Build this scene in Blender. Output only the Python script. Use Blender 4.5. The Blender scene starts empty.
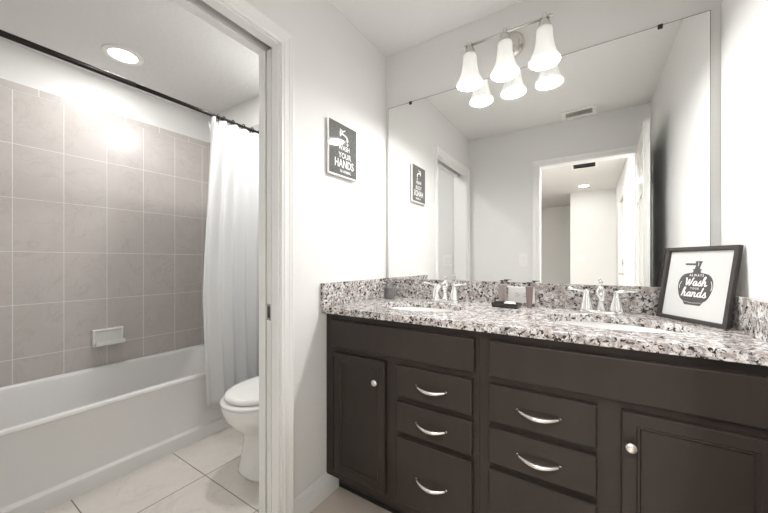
import bpy, bmesh, math, random
from mathutils import Vector, Matrix
random.seed(4)
S = bpy.context.scene
COL = S.collection
PI = math.pi

# ------------------------------------------------------------------ camera, world, exposure
cam_d = bpy.data.cameras.new('camera'); cam = bpy.data.objects.new('camera', cam_d); COL.objects.link(cam)
cam.location = (1.0859, -1.7028, 1.1466)
cam.rotation_euler = (PI/2, 0, 0.5741)
cam_d.sensor_fit = 'HORIZONTAL'; cam_d.sensor_width = 36.0
cam_d.lens = 318.32/768*36.0
cam_d.shift_y = (261.49-256.5)/768
cam_d.clip_start = 0.01
S.camera = cam
W = bpy.data.worlds.new('world'); S.world = W; W.use_nodes = True
W.node_tree.nodes['Background'].inputs[0].default_value = (1, .98, .95, 1)
W.node_tree.nodes['Background'].inputs[1].default_value = 0.3
S.view_settings.view_transform = 'Standard'; S.view_settings.look = 'None'
S.view_settings.gamma = 1; S.view_settings.use_curve_mapping = False
S.view_settings.exposure = 0.93
BULB_W = 2.6          # each vanity bulb
CAN_BATH = 7.6      # recessed lamp lens radiance
CAN_FILL = 23.0  # power of the two added hall fill lamps, out of view
CAN_HALL = 1.9

def area_light(name, loc, rot, sx, sy, power):
    l = bpy.data.lights.new(name, 'AREA'); l.shape = 'RECTANGLE'; l.size = sx; l.size_y = sy; l.energy = power
    l.color = (1, .985, .96)
    o = bpy.data.objects.new(name, l); COL.objects.link(o); o.location = loc; o.rotation_euler = rot
    return o

# ------------------------------------------------------------------ materials
def nmat(name, color=(.8,.8,.8), rough=.5, metal=0.0, spec=.5, **kw):
    m = bpy.data.materials.new(name); m.use_nodes = True
    b = m.node_tree.nodes['Principled BSDF']
    b.inputs['Base Color'].default_value = (*color, 1)
    b.inputs['Roughness'].default_value = rough
    b.inputs['Metallic'].default_value = metal
    b.inputs['Specular IOR Level'].default_value = spec
    for k, v in kw.items(): b.inputs[k.replace('_', ' ')].default_value = v
    return m
def N(m, t, **inp):
    n = m.node_tree.nodes.new(t)
    for k, v in inp.items():
        n.inputs[k.replace('_', ' ')].default_value = v
    return n
def L(m, a, b): m.node_tree.links.new(a, b)
def BS(m): return m.node_tree.nodes['Principled BSDF']
def coords(m, sc=(1,1,1)):
    g = m.node_tree.nodes.new('ShaderNodeNewGeometry')
    mp = m.node_tree.nodes.new('ShaderNodeMapping'); mp.inputs['Scale'].default_value = sc
    L(m, g.outputs['Position'], mp.inputs['Vector'])
    return mp.outputs['Vector']
def objcoords(m, sc=(1,1,1)):
    g = m.node_tree.nodes.new('ShaderNodeTexCoord')
    mp = m.node_tree.nodes.new('ShaderNodeMapping'); mp.inputs['Scale'].default_value = sc
    L(m, g.outputs['Object'], mp.inputs['Vector'])
    return mp.outputs['Vector']
def ramp(m, fac, stops, interp='LINEAR'):
    r = m.node_tree.nodes.new('ShaderNodeValToRGB'); r.color_ramp.interpolation = interp
    while len(r.color_ramp.elements) < len(stops): r.color_ramp.elements.new(.5)
    for e, (p, c) in zip(r.color_ramp.elements, stops):
        e.position = p; e.color = (*c, 1) if len(c) == 3 else c
    L(m, fac, r.inputs[0]); return r.outputs[0]
def mix(m, fac, a, b, mode='MIX'):
    n = m.node_tree.nodes.new('ShaderNodeMix'); n.data_type = 'RGBA'; n.blend_type = mode
    for sock, v in ((n.inputs[0], fac), (n.inputs[6], a), (n.inputs[7], b)):
        if isinstance(v, (int, float)): sock.default_value = v
        elif isinstance(v, tuple): sock.default_value = (*v, 1)
        else: L(m, v, sock)
    return n.outputs[2]
def bump(m, height, strength=.2, dist=.002):
    b = m.node_tree.nodes.new('ShaderNodeBump'); b.inputs['Strength'].default_value = strength
    b.inputs['Distance'].default_value = dist
    L(m, height, b.inputs['Height']); L(m, b.outputs[0], BS(m).inputs['Normal'])

def wallpaint(name, col, scale=70, st=.25, dist=.0015):
    m = nmat(name, col, .7, spec=.25)
    n = N(m, 'ShaderNodeTexNoise', Scale=scale, Detail=3.0); L(m, coords(m), n.inputs['Vector'])
    bump(m, n.outputs[0], st, dist); return m
M = {}
M['wall'] = wallpaint('wall_paint', (.80, .795, .78))
M['ceiling'] = wallpaint('ceiling_texture', (.78, .776, .765), 38, .55, .004)
M['trim'] = nmat('trim_white', (.84, .835, .825), .3)
M['door_white'] = nmat('door_white', (.83, .825, .80), .22)
M['porcelain'] = nmat('porcelain', (.86, .85, .83), .08)
M['acrylic'] = nmat('tub_acrylic', (.80, .79, .775), .15)
M['plastic'] = nmat('white_plastic', (.86, .85, .82), .35)
M['chrome'] = nmat('chrome', (.86, .86, .86), .07, 1.0)
M['nickel'] = nmat('brushed_nickel', (.66, .64, .61), .22, 1.0)
M['satin'] = nmat('satin_pull', (.80, .78, .75), .25, 1.0)
M['bronze'] = nmat('dark_bronze', (.025, .02, .018), .3, .6)
M['slot'] = nmat('dark_slot', (.03, .028, .026), .6)
M['black'] = nmat('black_frame', (.045, .038, .035), .35)
M['paper'] = nmat('print_paper', (.66, .66, .645), .6)
M['ink'] = nmat('grey_ink', (.085, .08, .077), .6)
M['white_ink'] = nmat('white_ink', (.88, .87, .85), .6)
M['board'] = nmat('chalk_grey_print', (.13, .128, .125), .06, spec=.8)
n = N(M['board'], 'ShaderNodeTexNoise', Scale=60.0, Detail=6.0); L(M['board'], coords(M['board'], (1, 1, 5)), n.inputs['Vector'])
L(M['board'], ramp(M['board'], n.outputs[0], [(.35, (.10, .10, .097)), (.7, (.19, .187, .18))]), BS(M['board']).inputs['Base Color'])
M['soap'] = nmat('soap', (.86, .85, .82), .4)
M['dish'] = nmat('dark_dish', (.03, .024, .022), .25)
M['tumbler'] = nmat('charcoal_stoneware', (.16, .15, .148), .45)
M['bottle_brown'] = nmat('mauve_brown_bottle', (.30, .235, .22), .2)
M['bottle_pale'] = nmat('pale_mauve_bottle', (.66, .60, .58), .15, Transmission_Weight=.5)
M['glasslike'] = nmat('clear_glass', (.95, .95, .95), .03, Transmission_Weight=.9, IOR=1.45)
M['wallback'] = nmat('backing', (.5, .45, .38), .8)
M['cardboard'] = nmat('mount_white', (.83, .83, .81), .5)

m = nmat('mirror_silver', (.93, .935, .925), .0, 1.0); M['mirror'] = m

m = nmat('espresso_wood', (.05, .04, .036), .32, spec=.3); M['wood'] = m
n = N(m, 'ShaderNodeTexNoise', Scale=6.0, Detail=6.0, Roughness=.6); L(m, coords(m, (4, 4, 1.0)), n.inputs['Vector'])
L(m, ramp(m, n.outputs[0], [(.3, (.030, .0225, .019)), (.7, (.037, .028, .0237))]), BS(m).inputs['Base Color'])
m = nmat('toe_kick_dark', (.02, .016, .014), .5); M['toe'] = m

# granite
m = nmat('granite', (.7, .66, .62), .10, spec=.55); M['granite'] = m
c = coords(m)
w = N(m, 'ShaderNodeTexNoise', Scale=28.0, Detail=3.0); L(m, c, w.inputs['Vector'])
wc = mix(m, .035, c, w.outputs[1], 'ADD')
a = N(m, 'ShaderNodeTexNoise', Scale=34.0, Detail=4.0, Roughness=.6); L(m, wc, a.inputs['Vector'])
base = ramp(m, a.outputs[0], [(.38, (.42, .355, .325)), (.47, (.60, .545, .515)), (.56, (.78, .76, .745))])
b2 = N(m, 'ShaderNodeTexNoise', Scale=60.0, Detail=5.0, Roughness=.65); L(m, wc, b2.inputs['Vector'])
gray = ramp(m, b2.outputs[0], [(.52, (0, 0, 0)), (.58, (1, 1, 1))])
col = mix(m, gray, base, (.36, .335, .33))
v = N(m, 'ShaderNodeTexNoise', Scale=80.0, Detail=4.0, Roughness=.6, Distortion=.6); L(m, c, v.inputs['Vector'])
blk = ramp(m, v.outputs[0], [(.415, (1, 1, 1)), (.44, (0, 0, 0))])
col = mix(m, blk, col, (.03, .025, .026))
v3 = N(m, 'ShaderNodeTexNoise', Scale=48.0, Detail=5.0, Roughness=.7, Distortion=1.0); L(m, wc, v3.inputs['Vector'])
blk2 = ramp(m, v3.outputs[0], [(.385, (1, 1, 1)), (.41, (0, 0, 0))])
col = mix(m, blk2, col, (.06, .052, .052))
v2 = N(m, 'ShaderNodeTexVoronoi', Scale=260.0); L(m, wc, v2.inputs['Vector'])
fl = ramp(m, v2.outputs['Color'], [(.2, (.72, .72, .72)), (.55, (1, 1, 1))])
col = mix(m, 1.0, col, fl, 'MULTIPLY')
L(m, col, BS(m).inputs['Base Color'])

def tile_mat(name, axes, off, size, c1, c2, grout, rough, gw=.0022, veins=True, offs=0.0):
    m = nmat(name, c1, rough, spec=.5)
    g = m.node_tree.nodes.new('ShaderNodeNewGeometry')
    sp = m.node_tree.nodes.new('ShaderNodeSeparateXYZ'); L(m, g.outputs['Position'], sp.inputs[0])
    cb = m.node_tree.nodes.new('ShaderNodeCombineXYZ')
    for i, ax in enumerate(axes):
        ad = m.node_tree.nodes.new('ShaderNodeMath'); ad.operation = 'SUBTRACT'
        L(m, sp.outputs['XYZ'.index(ax)], ad.inputs[0]); ad.inputs[1].default_value = off[i]-size[i]*40
        L(m, ad.outputs[0], cb.inputs[i])
    br = N(m, 'ShaderNodeTexBrick', Scale=1.0, Mortar_Size=gw, Mortar_Smooth=.3, Brick_Width=size[0], Row_Height=size[1])
    br.offset = offs; br.offset_frequency = 2 if offs else 1; br.squash = 1.0
    br.inputs['Color1'].default_value = (0, 0, 0, 1); br.inputs['Color2'].default_value = (1, 1, 1, 1)
    br.inputs['Bias'].default_value = 0.0
    L(m, cb.outputs[0], br.inputs['Vector'])
    n = N(m, 'ShaderNodeTexNoise', Scale=9.0, Detail=6.0, Roughness=.62, Distortion=.4)
    ad = mix(m, .5, g.outputs['Position'], br.outputs['Color'], 'ADD'); L(m, ad, n.inputs['Vector'])
    col = mix(m, n.outputs[0], c1, c2)
    if veins:
        n2 = N(m, 'ShaderNodeTexNoise', Scale=3.5, Detail=8.0, Roughness=.55, Distortion=1.4); L(m, ad, n2.inputs['Vector'])
        vn = ramp(m, n2.outputs[0], [(.485, (0, 0, 0)), (.5, (1, 1, 1)), (.515, (0, 0, 0))])
        sc = m.node_tree.nodes.new('ShaderNodeMath'); sc.operation = 'MULTIPLY'; sc.inputs[1].default_value = .2
        L(m, vn, sc.inputs[0])
        col = mix(m, sc.outputs[0], col, tuple(x*.62 for x in c1))
    col = mix(m, br.outputs['Fac'], col, grout)
    L(m, col, BS(m).inputs['Base Color'])
    iv = m.node_tree.nodes.new('ShaderNodeMath'); iv.operation = 'SUBTRACT'; iv.inputs[0].default_value = 1
    L(m, br.outputs['Fac'], iv.inputs[1]); bump(m, iv.outputs[0], .5, .0015)
    return m
TC1, TC2, TG = (.52, .478, .453), (.62, .582, .558), (.80, .785, .765)
M['tile_side'] = tile_mat('wall_tile_side', 'YZ', (-.217, .565), (.2195, .3205), TC1, TC2, TG, .2)
M['tile_side_cap'] = tile_mat('wall_tile_cap', 'YZ', (-.987, 2.167), (.2195, .3205), TC1, TC2, TG, .2)
M['tile_end'] = tile_mat('wall_tile_end', 'XZ', (-1.785, .565), (.2195, .3205), TC1, TC2, TG, .2)
M['floor_bath'] = tile_mat('floor_tile_bath', 'XY', (-.646, -.79), (.4445, .4445), (.66, .61, .555), (.76, .715, .665), (.27, .24, .215), .22, .003, True)
M['floor_vanity'] = tile_mat('floor_tile_vanity', 'XY', (-.04, -.30), (.4445, .4445), (.64, .555, .475), (.72, .635, .555), (.27, .24, .215), .25, .003, False)

m = nmat('curtain_cloth', (.85, .85, .85), .8, spec=.2); M['curtain'] = m
tr = m.node_tree.nodes.new('ShaderNodeBsdfTranslucent'); tr.inputs[0].default_value = (.88, .88, .88, 1)
mx = m.node_tree.nodes.new('ShaderNodeMixShader'); mx.inputs[0].default_value = .3
L(m, BS(m).outputs[0], mx.inputs[1]); L(m, tr.outputs[0], mx.inputs[2])
L(m, mx.outputs[0], m.node_tree.nodes['Material Output'].inputs['Surface'])
nn = N(m, 'ShaderNodeTexNoise', Scale=420.0, Detail=1.0); L(m, coords(m), nn.inputs['Vector']); bump(m, nn.outputs[0], .15, .0005)

m = nmat('frosted_shade', (.9, .89, .87), .25); M['shade'] = m
nt = m.node_tree
tl = nt.nodes.new('ShaderNodeBsdfTranslucent'); tl.inputs[0].default_value = (.80, .79, .775, 1)
tp = nt.nodes.new('ShaderNodeBsdfTransparent'); tp.inputs[0].default_value = (.97, .96, .94, 1)
m1 = nt.nodes.new('ShaderNodeMixShader'); m1.inputs[0].default_value = .45
m2 = nt.nodes.new('ShaderNodeMixShader'); m2.inputs[0].default_value = .04
ad = nt.nodes.new('ShaderNodeAddShader')
em = nt.nodes.new('ShaderNodeEmission'); em.inputs[0].default_value = (1, .985, .96, 1); em.inputs[1].default_value = .09
L(m, BS(m).outputs[0], m1.inputs[1]); L(m, tl.outputs[0], m1.inputs[2])
L(m, m1.outputs[0], m2.inputs[1]); L(m, tp.outputs[0], m2.inputs[2])
L(m, m2.outputs[0], ad.inputs[0]); L(m, em.outputs[0], ad.inputs[1])
L(m, ad.outputs[0], nt.nodes['Material Output'].inputs['Surface'])
def emit(name, s, col=(.99, .995, 1)):
    m = nmat(name, (.9, .9, .9), .4); b = BS(m)
    b.inputs['Emission Color'].default_value = (*col, 1); b.inputs['Emission Strength'].default_value = s; return m
M['lens_bath'] = emit('lens_lit', 3.0)

# ------------------------------------------------------------------ mesh building
class MB:
    def __init__(s): s.b = bmesh.new()
    def loop(s, pts): return [s.b.verts.new(p) for p in pts]
    def box(s, x0, x1, y0, y1, z0, z1):
        v = s.loop([(x0,y0,z0),(x1,y0,z0),(x1,y1,z0),(x0,y1,z0),(x0,y0,z1),(x1,y0,z1),(x1,y1,z1),(x0,y1,z1)])
        for f in ((0,3,2,1),(4,5,6,7),(0,1,5,4),(1,2,6,5),(2,3,7,6),(3,0,4,7)): s.b.faces.new([v[i] for i in f])
        return s
    def loft(s, loops, cap0=True, cap1=True, close=False):
        ls = [s.loop(l) for l in loops]
        prs = list(zip(ls, ls[1:])) + ([(ls[-1], ls[0])] if close else [])
        for a, b in prs:
            n = len(a)
            for i in range(n): s.b.faces.new((a[i], a[(i+1) % n], b[(i+1) % n], b[i]))
        if not close:
            if cap0: s.b.faces.new(ls[0][::-1])
            if cap1: s.b.faces.new(ls[-1])
        return s
    def lathe(s, prof, c=(0,0,0), axis='z', n=32, cap0=True, cap1=True, close=False):
        loops = []
        for r, h in prof:
            r = max(r, 1e-5); l = []
            for i in range(n):
                a = 2*PI*i/n; p, q = r*math.cos(a), r*math.sin(a)
                d = {'z': (p, q, h), 'y': (p, h, -q), 'x': (h, p, q), '-y': (p, -h, q)}[axis]
                l.append((c[0]+d[0], c[1]+d[1], c[2]+d[2]))
            loops.append(l)
        return s.loft(loops, cap0, cap1, close)
    def tube(s, pts, r, n=12):
        pts = [Vector(p) for p in pts]; rs = r if isinstance(r, (list, tuple)) else [r]*len(pts)
        loops = []; up = None
        for i, p in enumerate(pts):
            t = (pts[min(i+1, len(pts)-1)]-pts[max(i-1, 0)]).normalized()
            if up is None:
                up = Vector((0,0,1)) if abs(t.z) < .9 else Vector((1,0,0))
            u = (up - t*up.dot(t)).normalized(); w = t.cross(u); up = u
            loops.append([tuple(p+(u*math.cos(2*PI*k/n)+w*math.sin(2*PI*k/n))*rs[i]) for k in range(n)])
        return s.loft(loops)
    def poly(s, pts, d):        # planar polygon given as 3D points, extruded by vector d
        d = Vector(d); return s.loft([[tuple(Vector(p)) for p in pts], [tuple(Vector(p)+d) for p in pts]])
ROOT = {}
def finish(o, bevel, smooth, seg=2):
    if smooth:
        for p in o.data.polygons: p.use_smooth = True
    if bevel:
        md = o.modifiers.new('bevel', 'BEVEL'); md.width = bevel; md.segments = seg; md.limit_method = 'ANGLE'; md.angle_limit = math.radians(40)
        md.harden_normals = False
def obj(name, mb, mat, parent=None, bevel=0, smooth=False, seg=2, angle=None):
    b = mb.b
    bmesh.ops.recalc_face_normals(b, faces=b.faces)
    me = bpy.data.meshes.new(name)
    o = bpy.data.objects.new(name, me); COL.objects.link(o)
    if parent is not None:
        r = parent
        while r.parent: r = r.parent
        mw = ROOT.get(r.name, Matrix.Identity(4))
        bmesh.ops.transform(b, matrix=mw.inverted(), verts=b.verts)
        o.parent = parent
    else:
        xs = [v.co for v in b.verts]
        lo = [min(p[i] for p in xs) for i in range(3)]; hi = [max(p[i] for p in xs) for i in range(3)]
        c = Vector(((lo[0]+hi[0])/2, (lo[1]+hi[1])/2, lo[2]))
        bmesh.ops.translate(b, vec=-c, verts=b.verts); o.location = c
        ROOT[o.name] = Matrix.Translation(c)
    b.to_mesh(me); b.free(); me.materials.append(mat)
    if angle is not None:
        for p in me.polygons: p.use_smooth = True
        me.set_sharp_from_angle(angle=math.radians(angle))
    finish(o, bevel, smooth, seg)
    return o
def tag(o, label=None, cat=None, group=None, kind=None):
    for k, v in (('label', label), ('category', cat), ('group', group), ('kind', kind)):
        if v: o[k] = v
    return o
def thing(name, label, cat, loc=(0,0,0), rz=0, group=None):
    o = bpy.data.objects.new(name, None); COL.objects.link(o); o.empty_display_size = .05
    o.location = loc; o.rotation_euler = (0, 0, rz)
    ROOT[o.name] = Matrix.Translation(loc) @ Matrix.Rotation(rz, 4, 'Z')
    return tag(o, label, cat, group)
def struct(name, mb, mat, parent=None, **k):
    o = obj(name, mb, mat, parent, **k)
    if parent is None: o['kind'] = 'structure'
    return o
def copy_tree(o, parent=None):
    c = o.copy(); COL.objects.link(c); c.parent = parent
    for ch in list(o.children): copy_tree(ch, c)
    return c
def smoothpts(pts, k=8):
    P = [Vector(p) for p in pts]; P = [P[0]*2-P[1]]+P+[P[-1]*2-P[-2]]; out = []
    for i in range(1, len(P)-2):
        for j in range(k):
            t = j/k; a, b, c, d = P[i-1:i+3]
            out.append(.5*((2*b)+(c-a)*t+(2*a-5*b+4*c-d)*t*t+(3*b-a-3*c+d)*t**3))
    out.append(P[-2]); return out

# ------------------------------------------------------------------ room shell
H = 2.44
XR = 1.502; XB = -1.785; YF = -1.669; YB = -.15; YN = -1.70; YO = -1.582; YP = -.825; DZ = 2.056; XD0 = .680; XD1 = 1.442
DPT = -.13
struct('floor', MB().box(DPT+.13, 1.62, -1.79, .12, -.08, 0), M['floor_vanity'])
struct('floor_bath', MB().box(-1.9, 0, -1.79, .12, -.08, 0), M['floor_bath'])
struct('floor_hall', MB().box(-2.1, 1.62, -7.0, -1.79, -.08, 0), M['floor_vanity'])
struct('ceiling', MB().box(-2.1, 1.62, -7.0, .12, H, H+.1), M['ceiling'])
struct('wall_back', MB().box(DPT, 1.62, 0, .12, 0, H), M['wall'])
# left wall: split studs so that the pocket door has its pocket
wl = MB()
wl.box(-.044, 0, YP, 0, 0, H).box(DPT, -.088, YP, 0, 0, H).box(-.088, -.044, -.03, 0, 0, H)
wl.box(-.044, 0, YO, YP, DZ, H).box(DPT, -.088, YO, YP, DZ, H).box(-.088, -.044, YO, YP, DZ+.06, H).box(-.088, -.044, YP, -.03, DZ+.06, H)
wl.box(DPT, 0, YF, YO, 0, H)
struct('wall_left', wl, M['wall'])
struct('wall_right', MB().box(XR, 1.62, -1.79, 0, 0, H), M['wall'])
wf = MB().box(DPT, XD0, -1.79, YF, 0, H).box(XD1, XR, -1.79, YF, 0, H).box(XD0, XD1, -1.79, YF, DZ, H)
struct('wall_front', wf, M['wall'])
struct('wall_bath_back', MB().box(-1.9, DPT, YB, .12, 0, H), M['wall'])
struct('wall_bath_side', MB().box(-1.9, XB-.01, YN, YB, 0, H), M['wall'])
struct('wall_bath_near', MB().box(-1.9, DPT, -1.79, YN, 0, H), M['wall'])
# shower tile
struct('wall_tile_side', MB().box(XB-.01, XB, YN, YB, .35, 2.167), M['tile_side'])
struct('wall_tile_cap', MB().box(XB-.01, XB, YN, YB, 2.167, 2.212), M['tile_side_cap'], bevel=.002)
struct('wall_tile_back', MB().box(XB, -1.005, YB-.01, YB, .35, 2.212), M['tile_end'])
struct('wall_tile_near', MB().box(XB, -1.005, YN, YN+.01, .35, 2.212), M['tile_end'])
# hall behind the doorway
XH = 1.47
struct('wall_hall_right', MB().box(XH, 1.62, -3.42, -1.79, 0, H).box(XH, 1.62, -7.0, -4.30, 0, H).box(XH, 1.62, -4.30, -3.42, 2.05, H).box(XH+.06, 1.62, -4.30, -3.42, 0, 2.05), M['wall'])
struct('wall_hall_end', MB().box(.775, XH, -5.39, -5.27, 0, H), M['wall'])
struct('wall_hall_far', MB().box(-2.1, XH, -7.0, -6.88, 0, H), M['wall'])
struct('wall_hall_left', MB().box(-2.1, -2.0, -6.88, -1.79, 0, H), M['wall'])

def casing(name, axis, c0, c1, zt, face, out, w=.058, t=.014, jt=None):
    """door trim: profile ridges; axis 'y' -> opening spans y on a wall at x=face; out=+1/-1 normal direction"""
    mb = MB()
    # (distance from the opening edge, projection)
    prof = [(0, 0), (0, t*.62), (.002, t*.72), (.009, t*.72), (.012, t*.95), (.017, t*1.0), (.021, t*.86), (.034, t*1.02), (.038, t*1.20), (w-.014, t*1.30), (w-.008, t*1.50), (w-.002, t*1.45), (w, t*1.2), (w, 0)]
    def P(u, z, th): return (face+out*th, u, z) if axis == 'y' else (u, face+out*th, z)
    loops = [[P(c0-a, 0, th) for a, th in prof], [P(c0-a, zt+a, th) for a, th in prof], [P(c1+a, zt+a, th) for a, th in prof], [P(c1+a, 0, th) for a, th in prof]]
    mb.loft(loops)
    return struct(name, mb, M['trim'])
casing('trim_1', 'y', YO-.004, YP+.004, DZ, 0, 1)
casing('trim_2', 'x', XD0-.004, XD1+.001, DZ, YF, 1, t=.009)
casing('trim_3', 'x', XD0-.004, XD1-.035, DZ, -1.79, -1)
casing('trim_4', 'y', -4.30, -3.42, 2.05, XH, -1)
casing('trim_9', 'y', YO-.004, YP+.004, DZ, DPT, -1)
# jambs of the pocket opening (split), stop strips
jb = MB()
jb.box(-.044, 0, YP-.006, YP, 0, DZ).box(DPT, -.088, YP-.006, YP, 0, DZ)
jb.box(-.044, 0, YO, YP, DZ-.006, DZ).box(DPT, -.088, YO, YP, DZ-.006, DZ).box(DPT, 0, YO, YO+.004, 0, DZ)
struct('trim_5', jb, M['trim'], bevel=.001)
jb = MB().box(XD0-.0, XD0+.003, -1.79, YF, 0, DZ).box(XD0, XD1, -1.79, YF, DZ-.003, DZ)
struct('trim_6', jb, M['trim'])
def baseboard(name, p0, p1, nrm, h=.115, t=.013):
    p0, p1, n = Vector((*p0, 0)), Vector((*p1, 0)), Vector((*nrm, 0))
    prof = [(0, 0), (t, 0), (t, h*.62), (t*.85, h*.70), (t*.85, h*.76), (t*.55, h*.86), (t*.5, h*.93), (t*.25, h), (0, h)]
    mb = MB(); mb.loft([[tuple(p+n*a+Vector((0,0,b))) for a, b in prof] for p in (p0, p1)])
    return struct(name, mb, M['trim'])
baseboard('baseboard_left', (0, -.762), (0, -.466), (1, 0))
baseboard('baseboard_right', (XR, -1.60), (XR, -.466), (-1, 0))
baseboard('baseboard_front', (.018, YF), (.615, YF), (0, 1))
baseboard('baseboard_bath', (DPT, -.762), (DPT, -.16), (-1, 0))
baseboard('baseboard_bath_back', (-1.0, YB), (DPT-.014, YB), (0, -1))
baseboard('baseboard_hall_end', (.775, -5.27), (XH, -5.27), (0, 1))
baseboard('baseboard_hall_far', (-2.0, -6.88), (XH, -6.88), (0, 1))

# pocket door, retracted in its pocket
d1 = struct('door_1', MB().box(-.0800, -.0520, YP-.002, -.08, .012, DZ-.004), M['door_white'], bevel=.001)
pl = MB().box(-.0785, -.0535, YP-.0035, YP-.0015, .895, .965)
obj('edge_pull', pl, M['nickel'], d1, bevel=.001)
pl = MB().box(-.073, -.059, YP-.0045, YP-.003, .905, .955)
obj('latch', pl, M['slot'], d1)
struct('trim_7', MB().box(-.078, -.054, YO, YP, DZ+.030, DZ+.052), M['slot'])   # door track in the header slot

def panel_door(name, w, h, t, loc, rz, panels, mat, both=True):
    """leaf spans local y 0..w, x 0..t"""
    root = struct(name, MB().box(.003, t-.003, 0, w, .01, h), mat)
    return root
def door_leaf(name, loc, rz, w, h, t):
    mw = Matrix.Translation(loc) @ Matrix.Rotation(rz, 4, 'Z')
    mb = MB()
    xs = [(0.115, w/2-.05), (w/2+.05, w-.115)]
    zs = [(.22, .80), (.98, 1.60), (1.74, h-.13)]
    # solid leaf made of a core plus stiles/rails standing 5 mm proud, moulded panels between
    mb.box(.006, t-.006, .002, w-.002, .012, h-.002)
    for x0, x1 in ((0, .0065), (t-.0065, t)):
        mb.box(x0, x1, 0, .115, .01, h); mb.box(x0, x1, w-.115, w, .01, h); mb.box(x0, x1, w/2-.05, w/2+.05, .01, h)
        prev = .01
        for z0, z1 in zs+[(h, h)]:
            mb.box(x0, x1, .115, w/2-.05, prev, z0); mb.box(x0, x1, w/2+.05, w-.115, prev, z0); prev = z1
    for z0, z1 in zs:
        for y0, y1 in xs:
            for sx, base in ((-1, .006), (1, t-.006)):
                lp = []
                for ins, dp in ((0, 0), (.012, 0), (.03, .004), (.03, .004)):
                    X = base+sx*dp
                    lp.append([(X, y0+ins, z0+ins), (X, y1-ins, z0+ins), (X, y1-ins, z1-ins), (X, y0+ins, z1-ins)])
                mb.loft(lp[:3], False, True)
    for v in mb.b.verts: v.co = mw @ v.co
    return struct(name, mb, M['door_white'])
d2 = door_leaf('door_2', (1.405, YF+.014, 0), math.radians(2.7), .757, 2.045, .035)
mwl = Matrix.Translation((1.405, YF+.014, 0)) @ Matrix.Rotation(math.radians(2.7), 4, 'Z')
def handle_set(parent, mw, y, z, xface, sx, lever=-1):
    b = MB(); b.lathe([(.032, 0), (.032, .006), (.026, .010), (.012, .012), (.011, .045), (.016, .05)], (0, 0, 0), 'x', 20)
    for v in b.b.verts: v.co = mw @ Vector((xface+sx*v.co.x, y+v.co.y, z+v.co.z))
    r = obj('rosette', b, M['nickel'], parent, smooth=False, angle=40)
    b = MB(); b.tube([(.045, 0, 0), (.05, lever*.03, 0), (.05, lever*.07, .002), (.047, lever*.105, -.002)], [.009, .008, .007, .006])
    for v in b.b.verts: v.co = mw @ Vector((xface+sx*v.co.x, y+v.co.y, z+v.co.z))
    obj('door_lever', b, M['nickel'], r, smooth=True)
handle_set(d2, mwl, .695, .95, 0, -1)
handle_set(d2, mwl, .695, .95, .035, 1)
for z in (.25, 1.05, 1.85):
    b = MB(); b.lathe([(.006, -.045), (.006, .045)], (1.4395, YF+.007, z), 'z', 10); obj('hinge', b, M['nickel'], d2, angle=40)
# hall side door
d3 = struct('door_3', MB().box(XH+.02, XH+.055, -4.297, -3.423, .01, 2.045), M['door_white'], bevel=.002)
for z0, z1 in ((.2, .85), (1.02, 1.88)):
    for y0, y1 in ((-4.20, -3.92), (-3.80, -3.52)):
        b = MB(); b.loft([[(XH+.02-d, y0+i, z0+i), (XH+.02-d, y1-i, z0+i), (XH+.02-d, y1-i, z1-i), (XH+.02-d, y0+i, z1-i)] for i, d in ((0, 0), (.01, .006), (.03, .002), (.03, .001))])
        obj('door_panel', b, M['door_white'], d3)
b = MB().lathe([(.03, 0), (.03, .018), (.02, .024)], (XH+.02, -3.95, 1.13), '-y', 20)
for v in b.b.verts:
    d = v.co - Vector((XH+.02, -3.95, 1.13)); v.co = Vector((XH+.02, -3.95, 1.13)) + Vector((d.y, d.x, d.z*1.5))
obj('deadbolt', b, M['nickel'], d3, angle=40)
handle_set(d3, Matrix.Identity(4), -3.95, .97, XH+.02, -1, -1)

# ------------------------------------------------------------------ mirror
mr = obj('mirror', MB().box(.0205, 1.471, -.006, -.0002, 1.043, 2.105), M['mirror'])
tag(mr, 'wide frameless wall mirror above the double vanity', 'mirror')
for x in (.179, 1.326):
    b = MB().box(x-.008, x+.008, -.010, -.0062, 2.093, 2.105).box(x-.008, x+.008, -.010, -.0005, 2.1053, 2.110)
    obj('mirror_clip', b, M['slot'], mr, bevel=.001)
b = MB().box(.0185, .0203, -.0068, -.0002, 1.043, 2.1055).box(1.4712, 1.473, -.0068, -.0002, 1.043, 2.1055).box(.0185, 1.473, -.0068, -.0002, 2.1052, 2.107)
obj('mirror_edge', b, nmat('mirror_edge_grey', (.30, .29, .275), .3), mr)

# ------------------------------------------------------------------ vanity cabinets
FY = -.545; FT = .020          # face frame plane, front thickness
def slab(x0, x1, z0, z1):
    y0, y1 = FY-FT, FY-.0005
    lp = [[(x0, y1, z0), (x1, y1, z0), (x1, y1, z1), (x0, y1, z1)]]
    for ins, yy in ((0, y0+.004), (.002, y0+.001), (.005, y0)):
        lp.append([(x0+ins, yy, z0+ins), (x1-ins, yy, z0+ins), (x1-ins, yy, z1-ins), (x0+ins, yy, z1-ins)])
    return MB().loft(lp)
def shaker(x0, x1, z0, z1, st=.042):
    y0, y1 = FY-FT, FY-.0005
    lp = [[(x0, y1, z0), (x1, y1, z0), (x1, y1, z1), (x0, y1, z1)]]
    for ins, yy in ((0, y0+.004), (.002, y0+.001), (.005, y0), (st-.008, y0), (st-.005, y0+.0035), (st, y0+.0035), (st+.004, y0+.010)):
        lp.append([(x0+ins, yy, z0+ins), (x1-ins, yy, z0+ins), (x1-ins, yy, z1-ins), (x0+ins, yy, z1-ins)])
    return MB().loft(lp)
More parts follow.
